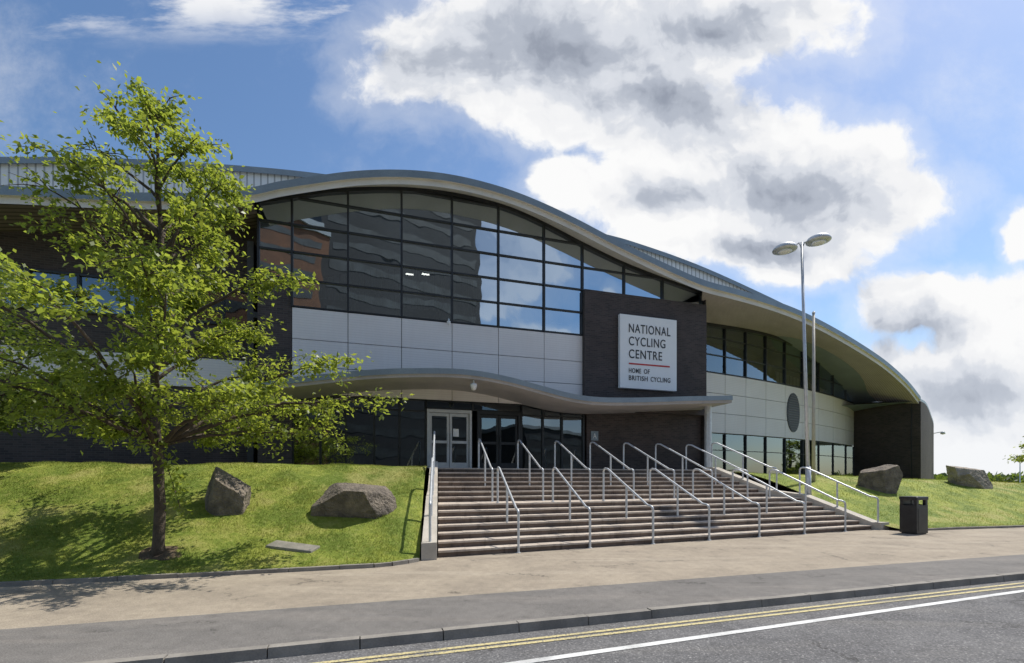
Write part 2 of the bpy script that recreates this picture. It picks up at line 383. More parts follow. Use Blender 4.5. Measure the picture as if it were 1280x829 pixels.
# ---------- staircase
def SP(s,f): return (BL+(BR-BL)*s)*(1-f)+(TL+(TR-TL)*s)*f
NK=14; hs=HT/NK; GAP=2.2
def fr(k): return (k+(GAP if k>=7 else 0))/(NK-1+GAP)
st=thing('staircase','wide flight of stone steps with concrete side walls','stairs',(5,15,0))
tb=MB(); rb=MB(); NS=24
for k in range(NK):
    f0=fr(k); f1=fr(k+1) if k<NK-1 else 1.02
    z1=(k+1)*hs
    for i in range(NS):
        s0=i/NS; s1=(i+1)/NS
        a=SP(s0,f0-0.007); b=SP(s1-0.0004,f0-0.007); c=SP(s1-0.0004,f1); d=SP(s0,f1); dz=random.uniform(-0.003,0.003)
        tb.hexa([(p[0],p[1],z1-0.045) for p in (a,b,c,d)]+[(p[0],p[1],z1+dz) for p in (a,b,c,d)])
    A=[tuple(SP(s,f0))+(z1-0.03,) for s in np.linspace(0,1,NS+1)]; B=[tuple(SP(s,f0))+(k*hs-0.04,) for s in np.linspace(0,1,NS+1)]
    rb.strip(B,A)
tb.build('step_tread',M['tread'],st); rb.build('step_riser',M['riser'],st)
def nose(f):
    if f<=fr(6): return hs+(7*hs-hs)*max(0,f)/fr(6)
    if f<=fr(7): return 7*hs+(f-fr(6))/(fr(7)-fr(6))*hs
    return 8*hs+(f-fr(7))/(1-fr(7))*(HT-8*hs)
for s0,s1,ex in ((-0.024,-0.002,0.22),(1.002,1.03,0.10)):
    w=MB(); fs_=[-0.05,0,0.15,0.3,fr(6),fr(7),0.75,0.9,1.0,1.05]
    for fa,fb in zip(fs_[:-1],fs_[1:]):
        q=[SP(s0,fa),SP(s1,fa),SP(s1,fb),SP(s0,fb)]; za=nose(fa)+ex; zb=min(nose(fb),HT)+ex
        w.hexa([(p[0],p[1],-0.03) for p in q]+[(q[0][0],q[0][1],za),(q[1][0],q[1][1],za),(q[2][0],q[2][1],zb),(q[3][0],q[3][1],zb)])
    w.build('side_wall',M['concrete'],st)

# handrails
def rail(s,lower,dz=0.0):
    if lower: fa,fb,za,zb=-0.012,fr(6)+0.035,0.0,7*hs
    else: fa,fb,za,zb=fr(7)-0.03,1.03,7*hs,HT
    pa=SP(s,fa); pb=SP(s,fb)
    ob=thing('handrail','galvanised steel tube handrail standing on the stone steps','handrail',(pa[0],pa[1],za+dz),'steel handrails on the steps')
    hh=1.0; d=(pb-pa)/np.linalg.norm(pb-pa); g_=0.22
    a1=pa+d*g_; b1_=pb-d*g_
    zA=za+dz+hh; zB=zb+dz+hh
    P=[(pa[0],pa[1],za+dz+hh-0.10),(pa[0]+d[0]*0.03,pa[1]+d[1]*0.03,zA-0.03),(pa[0]+d[0]*0.09,pa[1]+d[1]*0.09,zA),(a1[0],a1[1],zA+0.02),
       (b1_[0],b1_[1],zB-0.02),(pb[0]-d[0]*0.09,pb[1]-d[1]*0.09,zB),(pb[0]-d[0]*0.03,pb[1]-d[1]*0.03,zB-0.03),(pb[0],pb[1],zB-0.10)]
    r=MB(); r.tube(P,0.030,10); r.build('top_rail',M['steel'],ob,smooth=True)
    for q,zb_,zt in ((pa,za+dz,zA-0.09),((pa+pb)/2,(za+zb)/2+dz-0.12,(zA+zB)/2-0.02),(pb,zb+dz,zB-0.09)):
        p=MB(); p.tube([(q[0],q[1],zb_-0.02),(q[0],q[1],zt)],0.030,10); p.lathe((q[0],q[1],zb_),[(0.06,-0.01),(0.06,0.012),(0.035,0.016)],12)
        p.build('post',M['steel'],ob,smooth=False)
for i in range(8):
    s=0.127+0.1293*i; s=min(s,1.016); d=0.10 if s>1 else 0
    rail(s,True,d); rail(s,False,d)
rail(-0.012,True,0.22); rail(-0.012,False,0.22)

# ---------- arena building
AR=thing('sports_arena','large arena with wave roof, dark brick and curved glass front','building',(0,C0,2.0))
ctrl=[(-260,232),(-120,231),(0,232),(105,238),(200,241),(270,240),(320,233),(350,226.5),(400,219),(440,214),(480,212),(520,213),(560,217.5),(600,226),(640,238),(680,254),(720,273),(760,294),(800,314),(840,333),(880,350)]
E1=[onplane(a,b,0.9) for a,b in ctrl]
E2=[atdepth(a,b,Y) for a,b,Y in ((920,361,21.7),(960,373,22.6),(1000,388,23.7),(1040,408,25.1),(1080,432,26.8),(1110,453,28.3),(1135,476,29.9),(1151,496,31.0))]
edge=crv(E1+E2,5); edge=[Vector(p) for p in edge]; ie=(len(E1)-1)*5
FH=0.26
top=[p+Vector((0,0,0.0)) for p in edge]; bot=[p-Vector((0,0,FH)) for p in edge]
def back(p,d,dz=0): return Vector((p[0]-NN[0]*d,p[1]-NN[1]*d,p[2]+dz))
rf=MB(); rf.strip(bot,top,0)
rf.strip(top,[back(p,0.25,0.03) for p in top],0)
rf.build('roof_fascia',M['fascia'],AR,smooth=True)
lip=MB(); lip.strip([back(p,0.10,-0.20) for p in bot],[back(p,0.10,0.02) for p in bot]); lip.strip([back(p,0.0,0) for p in bot],[back(p,0.12,0.001) for p in bot])
lip.build('roof_trim',M['beige'],AR,smooth=True)
rt=MB(); rt.strip([back(p,0.25,0.03) for p in top],[back(p,9,0.0) for p in top]); rt.build('roof',M['roof'],AR,smooth=True)
dc=[(-260,198),(0,196),(150,198),(300,207),(400,217),(480,230),(600,256),(750,291),(800,305),(870,330),(940,361),(1000,391),(1060,430)]
DR=[Vector(p) for p in crv([onplane(a,b,0,27.0) for a,b in dc],5)]
d=MB(); d.strip([p-Vector((0,0,0.28)) for p in DR],DR); d.strip(DR,[back(p,0.3) for p in DR]); d.build('drum_fascia',M['fascia'],AR,smooth=True)
d=MB(); d.strip([Vector((back(p,0.15)[0],back(p,0.15)[1],8.0)) for p in DR],[back(p,0.15,-0.2) for p in DR]); d.build('drum_wall',M['rib'],AR)
d=MB(); d.strip([back(p,0.3) for p in DR],[back(p,38,-1.0) for p in DR]); d.strip([back(p,38,-1.0) for p in DR],[Vector((back(p,38)[0],back(p,38)[1],0)) for p in DR]); d.build('drum_roof',M['roof'],AR,smooth=True)
gt=[(322,253),(365,247),(400,241),(440,238),(480,237),(520,238.5),(560,243),(600,251),(640,263),(680,281),(730,307),(780,331),(830,350),(879,367)]
GT=crv([(U(a),ZF(a,b)) for a,b in gt],6); gu=[p[0] for p in GT]; gz=[p[1] for p in GT]
def ztop(u): return float(np.interp(u,gu,gz))
def edge_at_u(u):
    us=[uof(p) for p in bot[:ie+1]]; return Vector([float(np.interp(u,us,[p[k] for p in bot[:ie+1]])) for k in range(3)])
uL=U(322); uR=U(879)
us=np.linspace(uL,uR,60)
sf=MB(); sf.strip([back(edge_at_u(u+0.25),0.10,-0.19) for u in us],[W(u,0.0,ztop(u)+0.10) for u in us]); sf.build('soffit',M['beige'],AR,smooth=True)
usl=np.linspace(U(-240),uL,40)
OL=-0.9
sf=MB(); sf.strip([back(edge_at_u(u),0.10,-0.15) for u in usl],[W(u,OL,edge_at_u(u)[2]-0.16) for u in usl]); sf.build('soffit',M['slatshade'],AR)
w=MB(); w.strip([W(u,OL,0) for u in usl],[W(u,OL,edge_at_u(u)[2]-0.16) for u in usl]); w.strip([W(uL,OL,0),W(uL,0,0)],[W(uL,OL,ztop(uL)),W(uL,0,ztop(uL))])
uB=U(365); zb=8.75
w.fbox(uL,uB,-0.3,0.0,0,zb)
w.build('wall',M['brick'],AR)

def glaze(nm,ul,zl_,o,mp=W,top=None,zbot=None,par=AR,gm='glass',fw=0.035,fd=0.06,edgef=True):
    gb=MB(); fb=MB()
    for i in range(len(ul)-1):
        u0,u1=ul[i],ul[i+1]; zb_=zbot(i) if zbot else zl_[0]
        for j in range(len(zl_)-1):
            z0,z1=zl_[j],zl_[j+1]
            if z0<zb_-0.05: continue
            a=random.uniform(-.006,.006); b=random.uniform(-.006,.006); nsub=5 if top else 1
            for k in range(nsub):
                ua=u0+(u1-u0)*k/nsub; ub=u0+(u1-u0)*(k+1)/nsub
                ta=min(z1,top(ua)) if top else z1; tb_=min(z1,top(ub)) if top else z1
                if ta<=z0+0.02 and tb_<=z0+0.02: continue
                ta=max(ta,z0+0.001); tb_=max(tb_,z0+0.001)
                oo=lambda u,z:o-0.03+a*(u-(u0+u1)/2)+b*(z-(z0+z1)/2)
                gb.add([mp(ua,oo(ua,z0),z0),mp(ub,oo(ub,z0),z0),mp(ub,oo(ub,tb_),tb_),mp(ua,oo(ua,ta),ta)],[(0,1,2,3)])
            if (not top) or max(top(u0),top(u1))>z0:
                ue=u1-fw; us_=u0+fw
                if top:
                    uu=np.linspace(us_,ue,12); ok=[x for x in uu if top(x)>z0+0.02]
                    if not ok: continue
                    us_,ue=ok[0],ok[-1]
                fb.fbox(us_,ue,o-fd,o+fd*0.6,z0-fw*.8,z0+fw*.8,mp=mp)
    for i,u in enumerate(ul):
        zb_=min(zbot(max(i-1,0)),zbot(min(i,len(ul)-2))) if zbot else zl_[0]
        zt=top(u) if top else zl_[-1]
        fb.fbox(u-fw,u+fw,o-fd,o+fd,zb_-fw,zt,mp=mp)
    if top:
        uu=np.linspace(ul[0],ul[-1],50)
        for a_,b_ in zip(uu[:-1],uu[1:]):
            fb.hexa([mp(a_,o+fd+.01,top(a_)-0.07),mp(b_,o+fd+.01,top(b_)-0.07),mp(b_,o-fd,top(b_)-0.07),mp(a_,o-fd,top(a_)-0.07),mp(a_,o+fd+.01,top(a_)+0.12),mp(b_,o+fd+.01,top(b_)+0.12),mp(b_,o-fd,top(b_)+0.12),mp(a_,o-fd,top(a_)+0.12)])
    else: fb.fbox(ul[0]+fw,ul[-1]-fw,o-fd,o+fd*.6,zl_[-1]-fw,zl_[-1]+fw,mp=mp)
    win=gb.build(nm,M[gm],par); fb.build('window_frame',M['frame'],win); return win
mull=[U(p) for p in (323,365,435,502,565,623,680,728,780,828,877)]
ZW=7.75; ROW=0.95
rows=[ZW+ROW*i for i in range(7)]
glaze('window',mull,rows,0.0,top=ztop,zbot=lambda i: (ZW+ROW if i==0 else (ZW if i<7 else ZW+2*ROW)))
cl=MB(); bk=MB(); 
ZC=4.72
for i in range(1,7):
    z=ZC
    for j,hh in enumerate((0.95,0.95,1.09)):
        cl.fbox(mull[i]+0.012,mull[i+1]-0.012,-0.05,0.02,z+0.012,z+hh-0.012); z+=hh
cl.build('cladding',M['clad'],AR)
bk.fbox(mull[1],mull[7],-0.2,-0.06,ZC,ZW-0.04); bk.build('cladding_backing',M['frame'],AR)
zBt=ZW+2*ROW-0.04
w=MB(); w.fbox(mull[7]+0.0,uR,-0.3,0.22,4.6,zBt); w.fbox(mull[7]+0.25,uR-0.05,-0.5,-0.1,0,4.6)
w.strip([W(uR-0.01,0.2,0),W(uR-0.01,-4,0)],[W(uR-0.01,0.2,ztop(uR)+0.35),W(uR-0.01,-4,ztop(uR)+0.4)])
w.build('brick_wall',M['brick'],AR)
zlo=[HT,4.3,ZC]
glaze('window',[U(p) for p in (365,400,432,468,500,533)],zlo,-0.15,gm='glassmid')
glaze('window',[U(p) for p in (653,680,704,731)],zlo,-0.15,gm='glassmid')
glaze('window',[U(p) for p in (533,592,653)],[4.42,ZC],-0.15,gm='glasslow')
def door(pa,pb,mt,label):
    u0,u1=U(pa),U(pb); um=(u0+u1)/2; z1=4.38
    fr_=MB(); fr_.fbox(u0,u0+0.09,-0.22,-0.02,HT,z1); fr_.fbox(u1-0.09,u1,-0.22,-0.02,HT,z1); fr_.fbox(u0+.09,u1-.09,-0.22,-0.02,z1-0.12,z1-0.001)
    fr_.build('door_frame',mt,AR)
    for a,b,sd in ((u0+0.10,um-0.01,1),(um+0.01,u1-0.10,-1)):
        dm=MB(); dm.fbox(a,a+0.09,-0.16,-0.10,HT+0.02,z1-0.13); dm.fbox(b-0.09,b,-0.16,-0.10,HT+0.02,z1-0.13)
        dm.fbox(a+.09,b-.09,-0.16,-0.10,z1-0.25,z1-0.131); dm.fbox(a+.09,b-.09,-0.16,-0.10,HT+0.021,HT+0.26); dm.fbox(a+.09,b-.09,-0.155,-0.105,HT+1.0,HT+1.10)
        do=dm.build('door',mt,AR,label=label)
        gp=MB(); gp.add([W(a+.09,-.13,HT+.26),W(b-.09,-.13,HT+.26),W(b-.09,-.13,z1-.25),W(a+.09,-.13,z1-.25)],[(0,1,2,3)]); gp.build('door_glass',M['glassmid'],do)
        hx=b-0.05 if sd>0 else a+0.05
        hd=MB(); hd.tube([W(hx,-0.10,HT+0.85),W(hx,-0.04,HT+0.88),W(hx,-0.04,HT+1.35),W(hx,-0.10,HT+1.38)],0.014,8); hd.build('handle',M['steel' if mt is M['alu'] else 'frame'],do)
door(534,590,M['alu'],'pale aluminium framed glass door')
door(597,651,M['frame'],'dark framed glass door')
it=MB(); uI0,uI1=uL-0.2,uR
it.fbox(uI0,uI1,-6.3,-6.0,0,10.2); it.fbox(uI0,uI1,-6.0,-0.35,4.8,5.1); it.fbox(uI0,mull[7],-6.0,-0.4,7.35,7.55); it.fbox(uI0,uI1,-6,-0.3,HT-0.12,HT-0.01)
it.fbox(uI0-0.2,uI0,-6,-0.4,0,10)
it.build('interior_wall',M['interior'],AR)
ib=MB()
for i in range(1,9):
    u=mull[i]+0.2; zt=min(ztop(u)-0.2,11)
    ib.tube([W(u,-2.2,7.5),W(u,-2.2,zt)],0.09,8); 
    ib.tube([W(u,-2.2,zt-0.4),W(u,-6,zt-1.2)],0.05,6); ib.tube([W(u,-2.2,zt-1.1),W(u,-6,zt-2.0)],0.05,6)
for z in (8.9,9.9): ib.tube([W(mull[1],-3.5,z),W(mull[7],-3.5,z)],0.06,6)
ib.build('interior_frame',M['interior_steel'],AR)
for px in (512,532):
    il=MB(); p=onplane(px,343,-3.0); u=uof(p); il.fbox(u-0.16,u+0.16,-3.05,-2.95,p[2]-0.015,p[2]+0.015); il.build('ceiling_lamp',M['lit'],AR)

# entrance canopy
cc=[(300,476),(340,474),(400,468),(450,463),(500,460.5),(560,460.5),(600,464),(640,472),(680,483),(715,492),(750,496.5),(800,497),(860,495.5),(916,494.5)]
CE=[Vector(p) for p in crv([onplane(a,b,2.2) for a,b in cc],5)]
ch=0.19
cf=MB(); cf.strip([p-Vector((0,0,ch)) for p in CE],CE); cf.strip(CE,[back(p,0.12,0.01) for p in CE])
cf.strip([CE[-1]-Vector((0,0,ch)),back(CE[-1],2.1)-Vector((0,0,ch))],[CE[-1],back(CE[-1],2.1)])
can=cf.build('canopy',M['fascia'],AR,smooth=False)
x=MB(); x.strip([back(p,0.12,0.01) for p in CE],[back(p,2.2,0.06) for p in CE]); x.build('canopy_roof',M['roof'],can,smooth=True)
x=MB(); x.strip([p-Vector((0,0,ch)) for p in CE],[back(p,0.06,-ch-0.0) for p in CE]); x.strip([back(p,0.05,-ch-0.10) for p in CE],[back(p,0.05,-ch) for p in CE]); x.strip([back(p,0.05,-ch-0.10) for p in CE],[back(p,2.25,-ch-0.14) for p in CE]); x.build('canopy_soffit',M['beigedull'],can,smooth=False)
p=onplane(885,560,1.3); x=MB(); x.lathe((p[0],p[1],HT),[(0.19,0),(0.19,0.1),(0.15,0.12),(0.15,2.85)],20); x.build('column',M['steel'],AR,smooth=False)

# recessed side wall
A_=np.array([9.45,24.25]);B_=np.array([24.9,35.0]);Cb=np.array([18.3,28.7])
bz=[(1-t)**2*A_+2*t*(1-t)*Cb+t*t*B_ for t in np.linspace(0,1,60)]
bl=np.concatenate([[0],np.cumsum([np.linalg.norm(bz[i+1]-bz[i]) for i in range(59)])]); LT=bl[-1]
def RW(u,o,z):
    x=float(np.interp(u,bl,[q[0] for q in bz])); y=float(np.interp(u,bl,[q[1] for q in bz]))
    x2=float(np.interp(min(u+0.3,LT),bl,[q[0] for q in bz])); y2=float(np.interp(min(u+0.3,LT),bl,[q[1] for q in bz]))
    x1=float(np.interp(max(u-0.3,0),bl,[q[0] for q in bz])); y1=float(np.interp(max(u-0.3,0),bl,[q[1] for q in bz]))
    d=np.array([x2-x1,y2-y1]); d/=np.linalg.norm(d); return (x+d[1]*o,y-d[0]*o,z)
def u_at_px(px):
    t=(px-640)/F; ts=[q[0]/q[1] for q in bz]; return float(np.interp(t,ts,bl))
rt_c=crv([(0,9.55),(0.3*LT,9.75),(0.55*LT,9.45),(0.78*LT,8.65),(LT,7.3)],8)
def rtop(u): return float(np.interp(u,[q[0] for q in rt_c],[q[1] for q in rt_c]))
rm=[u_at_px(p) for p in (880,906,932,957,981,1003,1023,1041,1057)]+[LT]
rm[0]=0.02
ZG=4.05; ZT=7.2
glaze('window',rm,[ZT,8.1,9.0,9.9],0.0,mp=RW,top=rtop,gm='glassmid',fw=0.028)
glaze('window',rm,[1.9,3.2,ZG],0.0,mp=RW,gm='glassmid',fw=0.02)
cl=MB()
for i in range(len(rm)-1):
    u0,u1=rm[i],rm[i+1]; z=ZG+0.04
    for j in range(3):
        hh=(ZT-0.04-ZG-0.04)/3
        cl.fbox(u0+0.015,u1-0.015,-0.05,0.02,z+0.012,z+hh-0.012,mp=RW); z+=hh
cl.build('cladding',M['clad'],AR)
bk=MB(); bk.strip([RW(u,-0.08,ZG) for u in np.linspace(0,LT,30)],[RW(u,-0.08,ZT) for u in np.linspace(0,LT,30)])
bk.strip([RW(u,-2.5,0) for u in np.linspace(0,LT,30)],[RW(u,-2.5,9.8 if u<LT*0.6 else 7.2) for u in np.linspace(0,LT,30)]); bk.build('interior_wall',M['interior'],AR)
uv_=u_at_px(991); vz=5.62; vm=MB(); n=28; R=1.16; RX=0.74
ring=[RW(uv_+RX*math.cos(a),0.05,vz+R*math.sin(a)) for a in np.linspace(0,2*math.pi,n,endpoint=False)]
ring0=[RW(uv_+RX*math.cos(a),-0.02,vz+R*math.sin(a)) for a in np.linspace(0,2*math.pi,n,endpoint=False)]
vm.add(ring+ring0,[tuple(range(n))]+[(i,(i+1)%n,n+(i+1)%n,n+i) for i in range(n)])
for k in range(-7,8):
    z=vz+k*0.14; hw=math.sqrt(max(0,R*R-(k*0.14)**2))*RX/R*0.88; vm.fbox(uv_-hw,uv_+hw,0.055,0.09,z-0.022,z+0.022,mi=1,mp=RW)
vm.build('oval_vent',[M['frame'],M['ventslat']],AR)
NSF=50; ee=[Vector([float(np.interp(x,range(len(bot)-ie),[q[k] for q in bot[ie:]])) for k in range(3)]) for x in np.linspace(0,len(bot)-ie-1,NSF)]
ww=[Vector(RW(u,0.05,rtop(u)+0.1)) for u in np.linspace(0,LT,NSF)]
sf=MB()
for k in range(8):
    a=k/8;b=(k+1)/8
    sf.strip([ (back(p,0.1,-0.19)).lerp(q,a) for p,q in zip(ee,ww)],[(back(p,0.1,-0.19)).lerp(q,b) for p,q in zip(ee,ww)])
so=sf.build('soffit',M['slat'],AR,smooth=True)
uvl=so.data.uv_layers[0].data
nv=NSF*2
for p_ in so.data.polygons:
    for li in p_.loop_indices:
        vi=so.data.loops[li].vertex_index; k=vi//nv; r=vi%nv; a=(k+(1 if r>=NSF else 0))/8.0; i=r%NSF
        uvl[li].uv=(i*0.4, a*5.0)
pe=Vector(bot[-1]); bx=Vector((B_[0],B_[1],0)); p3=Vector(((1167-640)/F*37.0,37.0,0))
pr=MB(); zt0=7.25
pr.strip([(bx.x,bx.y,0),(pe.x,pe.y,0)],[(bx.x,bx.y,zt0),(pe.x,pe.y,pe.z-0.02)])
cur=crv([(pe.x,pe.y,pe.z-0.02),((1158-640)/F*32.6,32.6,6.7),((1164-640)/F*34.8,34.8,6.2),(p3.x,p3.y,5.6),((1160-640)/F*44,44,5.0)],5)
pr.strip([(c_[0],c_[1],0) for c_ in cur],[tuple(c_) for c_ in cur])
pr.build('brick_pier',M['brick'],AR)
x=MB(); x.strip([tuple(c_) for c_ in cur],[(c_[0]-8,c_[1]+4,c_[2]) for c_ in cur]); x.strip([(c_[0],c_[1],c_[2]) for c_ in cur],[(c_[0],c_[1],c_[2]+0.15) for c_ in cur]); x.build('side_roof',M['fascia'],AR)
x=MB(); pa=Vector((bx.x,bx.y,0)).lerp(Vector((pe.x,pe.y,0)),0.86); x.tube([(pa.x+0.05,pa.y-0.05,1.6),(pa.x+0.05,pa.y-0.05,6.7)],0.05,8); x.build('downpipe',M['frame'],AR)

glaze('window',[U(p,OL) for p in (-200,-140,-80,-25,38,100,160,220,280,318)],[7.15,8.35],OL+0.06,gm='glassmid')
x=MB(); x.strip([W(u,OL+0.02,7.19) for u in (U(-200,OL),U(318,OL))],[W(u,OL+0.02,8.31) for u in (U(-200,OL),U(318,OL))]); x.build('window_backing',M['interior'],AR)  # plain dark sheet between the panes and the brick, in the interior colour
x=MB(); x.fbox(U(-200,OL),U(318,OL),OL+0.0,OL+0.05,4.9,5.9); x.build('cladding',M['clad'],AR)

# ---------- sign with lettering
so_=0.42
u0,u1=U(775,so_),U(846,so_); z1=ZF(775,392,so_); z0=ZF(775,484.5,so_)
sg=thing('sign','large square white sign with grey lettering fixed to dark brick wall','sign',W((u0+u1)/2,so_,z0))
x=MB(); x.fbox(u0,u1,so_-0.16,so_,z0,z1); x.build('sign_board',M['signwhite'],sg,bevel=0.015)
x=MB(); x.fbox(u0+0.15,u1-0.15,0.23,so_-0.161,z0+0.15,z1-0.15); x.build('sign_bracket',M['frame'],sg)
def text(body,ua,ub,za,zb_,o,mt,name,parent=None,bold=0.0):
    cu=bpy.data.curves.new('lettering','FONT'); cu.body=body; cu.size=1; cu.extrude=0.01; cu.offset=bold; cu.space_character=1.12
    tmp=bpy.data.objects.new('tmp_text',cu); link(tmp); bpy.context.view_layer.update()
    me=bpy.data.meshes.new_from_object(tmp.evaluated_get(bpy.context.evaluated_depsgraph_get()))
    bpy.data.objects.remove(tmp); bpy.data.curves.remove(cu)
    co=np.zeros(len(me.vertices)*3); me.vertices.foreach_get('co',co); co=co.reshape(-1,3)
    mn=co.min(0);mx=co.max(0); out=[]
    off=OFF[parent.name] if parent else Vector((0,0,0))
    for c in co:
        u=ua+(c[0]-mn[0])/(mx[0]-mn[0])*(ub-ua); z=za+(c[1]-mn[1])/(mx[1]-mn[1])*(zb_-za)
        out.append(tuple(Vector(W(u,o+0.006+c[2]*0.8,z))-off))
    me.vertices.foreach_set('co',np.array(out).ravel()); me.materials.clear(); me.materials.append(mt); me.update()
    ob=bpy.data.objects.new(name,me); link(ob)
    if parent: ob.parent=parent
    return ob
SH=z1-z0; SWd=u1-u0
for body,a,b,t0,t1,bo in (('NATIONAL',.15,.88,.12,.24,.004),('CYCLING',.15,.79,.295,.415,.004),('CENTRE',.15,.73,.47,.59,.004),('HOME',.15,.36,.725,.79,.006),('OF',.41,.51,.725,.79,.006),('BRITISH',.15,.475,.825,.89,.006),('CYCLING',.53,.88,.825,.89,.006)):
    text(body,u0+a*SWd,u0+b*SWd,z1-t1*SH,z1-t0*SH,so_,M['letter'],'lettering',sg,bo)
x=MB(); x.fbox(u0+.15*SWd,u0+.87*SWd,so_+0.001,so_+0.012,z1-.675*SH,z1-.655*SH); x.build('underline',M['red'],sg)
p=onplane(743,545,-0.1); uu=uof(p)
sg2=thing('door_sign','small square grey plaque with white letter on brick wall','sign',W(uu,-0.09,p[2]-0.2))
x=MB(); x.fbox(uu-.17,uu+.17,-0.099,-0.07,p[2]-.2,p[2]+.2); x.build('plaque',M['fascia'],sg2)
text('A',uu-.08,uu+.08,p[2]-.11,p[2]+.11,-0.07,M['signwhite'],'lettering',sg2)
p=onplane(570,541,-0.09); uu=uof(p)
ps=thing('poster','small white notice stuck inside pale door','notice',W(uu,-.09,p[2]))
x=MB(); x.fbox(uu-.11,uu+.11,-0.098,-0.094,p[2]-.15,p[2]+.15); x.build('paper',M['signwhite'],ps)
def cam_fix(px,py,o,scale=1.0):
    p=onplane(px,py,o); c=thing('security_camera','small white security camera fixed to the arena','security camera',p,'security cameras')
    x=MB(); x.lathe(p,[(0.02,-0.17*scale),(0.08*scale,-0.14*scale),(0.11*scale,-0.05*scale),(0.12*scale,0),(0.12*scale,0.05*scale),(0.03,0.07*scale)],16); x.build('housing',M['white'],c,smooth=True)
    x=MB(); x.tube([p,(p[0],p[1],p[2]+0.22*scale)],0.03,8); x.build('bracket',M['steel'],c)
cam_fix(592,482,2.0); cam_fix(561,403,0.14,0.6)
p=atdepth(1166,542,36.6); wl=thing('wall_lamp','small white wall lamp on bracket on brick corner','lamp',p)
x=MB(); x.tube([p,(p[0]+0.45,p[1]-0.3,p[2]+0.1)],0.03,6); x.build('arm',M['steel'],wl)
x=MB(); x.lathe((p[0]+0.5,p[1]-0.3,p[2]),[(0.05,-0.1),(0.16,-0.05),(0.12,0.1),(0.03,0.15)],12); x.build('lamp_shade',M['white'],wl,smooth=True)

# ---------- street lamp
b=hit(1011,624,zr); LD=b[1]
def atD(px,py): return Vector(atdepth(px,py,LD))
lamp=thing('street_lamp','tall grey twin headed street lamp beside the steps','street lamp',b)
tp=atD(1002,303); x=MB(); x.tube([b,(b[0]+(tp.x-b[0])*.12,b[1],b[2]+1.2)],0.095,14); x.tube([(b[0]+(tp.x-b[0])*.12,b[1],b[2]+1.2),tp],[0.07,0.045],14); x.build('pole',M['steel'],lamp,smooth=True)
for sx,hp in ((-1,atD(981,312)),(1,atD(1023,301))):
    x=MB(); x.tube([tp-Vector((0,0,0.25)),tp+Vector((sx*0.10,0,-0.02)),hp+Vector((-sx*0.25,0,0.04)),hp],0.03,8); x.build('arm',M['steel'],lamp,smooth=True)
    x=MB(); x.lathe(hp,[(0.05,-0.08),(0.26,-0.07),(0.41,-0.03),(0.42,0.0),(0.36,0.10),(0.22,0.18),(0.05,0.22)],24); x.build('lamp_shade',M['steel'],lamp,smooth=True)
    x=MB(); x.lathe(hp-Vector((0,0,0.02)),[(0.02,-0.12),(0.18,-0.10),(0.25,-0.055)],20); x.build('lamp_lens',M['signwhite'],lamp,smooth=True)
b=hit(1017,602,zr); b=(atdepth(1017,600,b[1])[0],b[1],b[2]) 
fp=thing('flag_pole','slender cream pole on the grass bank','pole',b); tp=Vector(atdepth(1017,392,b[1]))
x=MB(); x.tube([b,tp],[0.07,0.05],12); x.build('pole',M['poleb'],fp,smooth=True); x=MB(); x.lathe(tp,[(0.05,0),(0.07,0.03),(0.02,0.1)],12); x.build('finial',M['steel'],fp)

# ---------- litter bin
bp=ong(1142,667); ub=uof(bp); ob_=(bp[0]*NN[0]+(bp[1]-C0)*NN[1]); hw=0.25
bn=thing('litter_bin','black square litter bin with hooded top on the pavement','litter bin',bp)
x=MB(); x.fbox(ub-hw,ub+hw,ob_-hw,ob_+hw,0.03,0.90); x.fbox(ub-hw+.03,ub+hw-.03,ob_-hw+.03,ob_+hw-.03,0.0,0.03)
x.fbox(ub-hw+.06,ub+hw-.06,ob_+hw,ob_+hw+.008,0.10,0.80)
x.build('body',M['black'],bn,bevel=0.02)
x=MB()
for a in (-1,1):
    for c in (-1,1): x.fbox(ub+a*(hw-.05)-.045,ub+a*(hw-.05)+.045,ob_+c*(hw-.05)-.045,ob_+c*(hw-.05)+.045,0.90,1.06)
x.fbox(ub-hw+.04,ub+hw-.04,ob_-hw+.04,ob_-hw+.08,0.90,1.06); x.fbox(ub-hw+.1,ub+hw-.1,ob_-hw+.1,ob_+hw-.1,0.9,0.93); x.build('opening',M['black'],bn)
x=MB(); x.fbox(ub-hw-.015,ub+hw+.015,ob_-hw-.015,ob_+hw+.015,1.06,1.17)
x.build('lid',M['black'],bn,bevel=0.02)

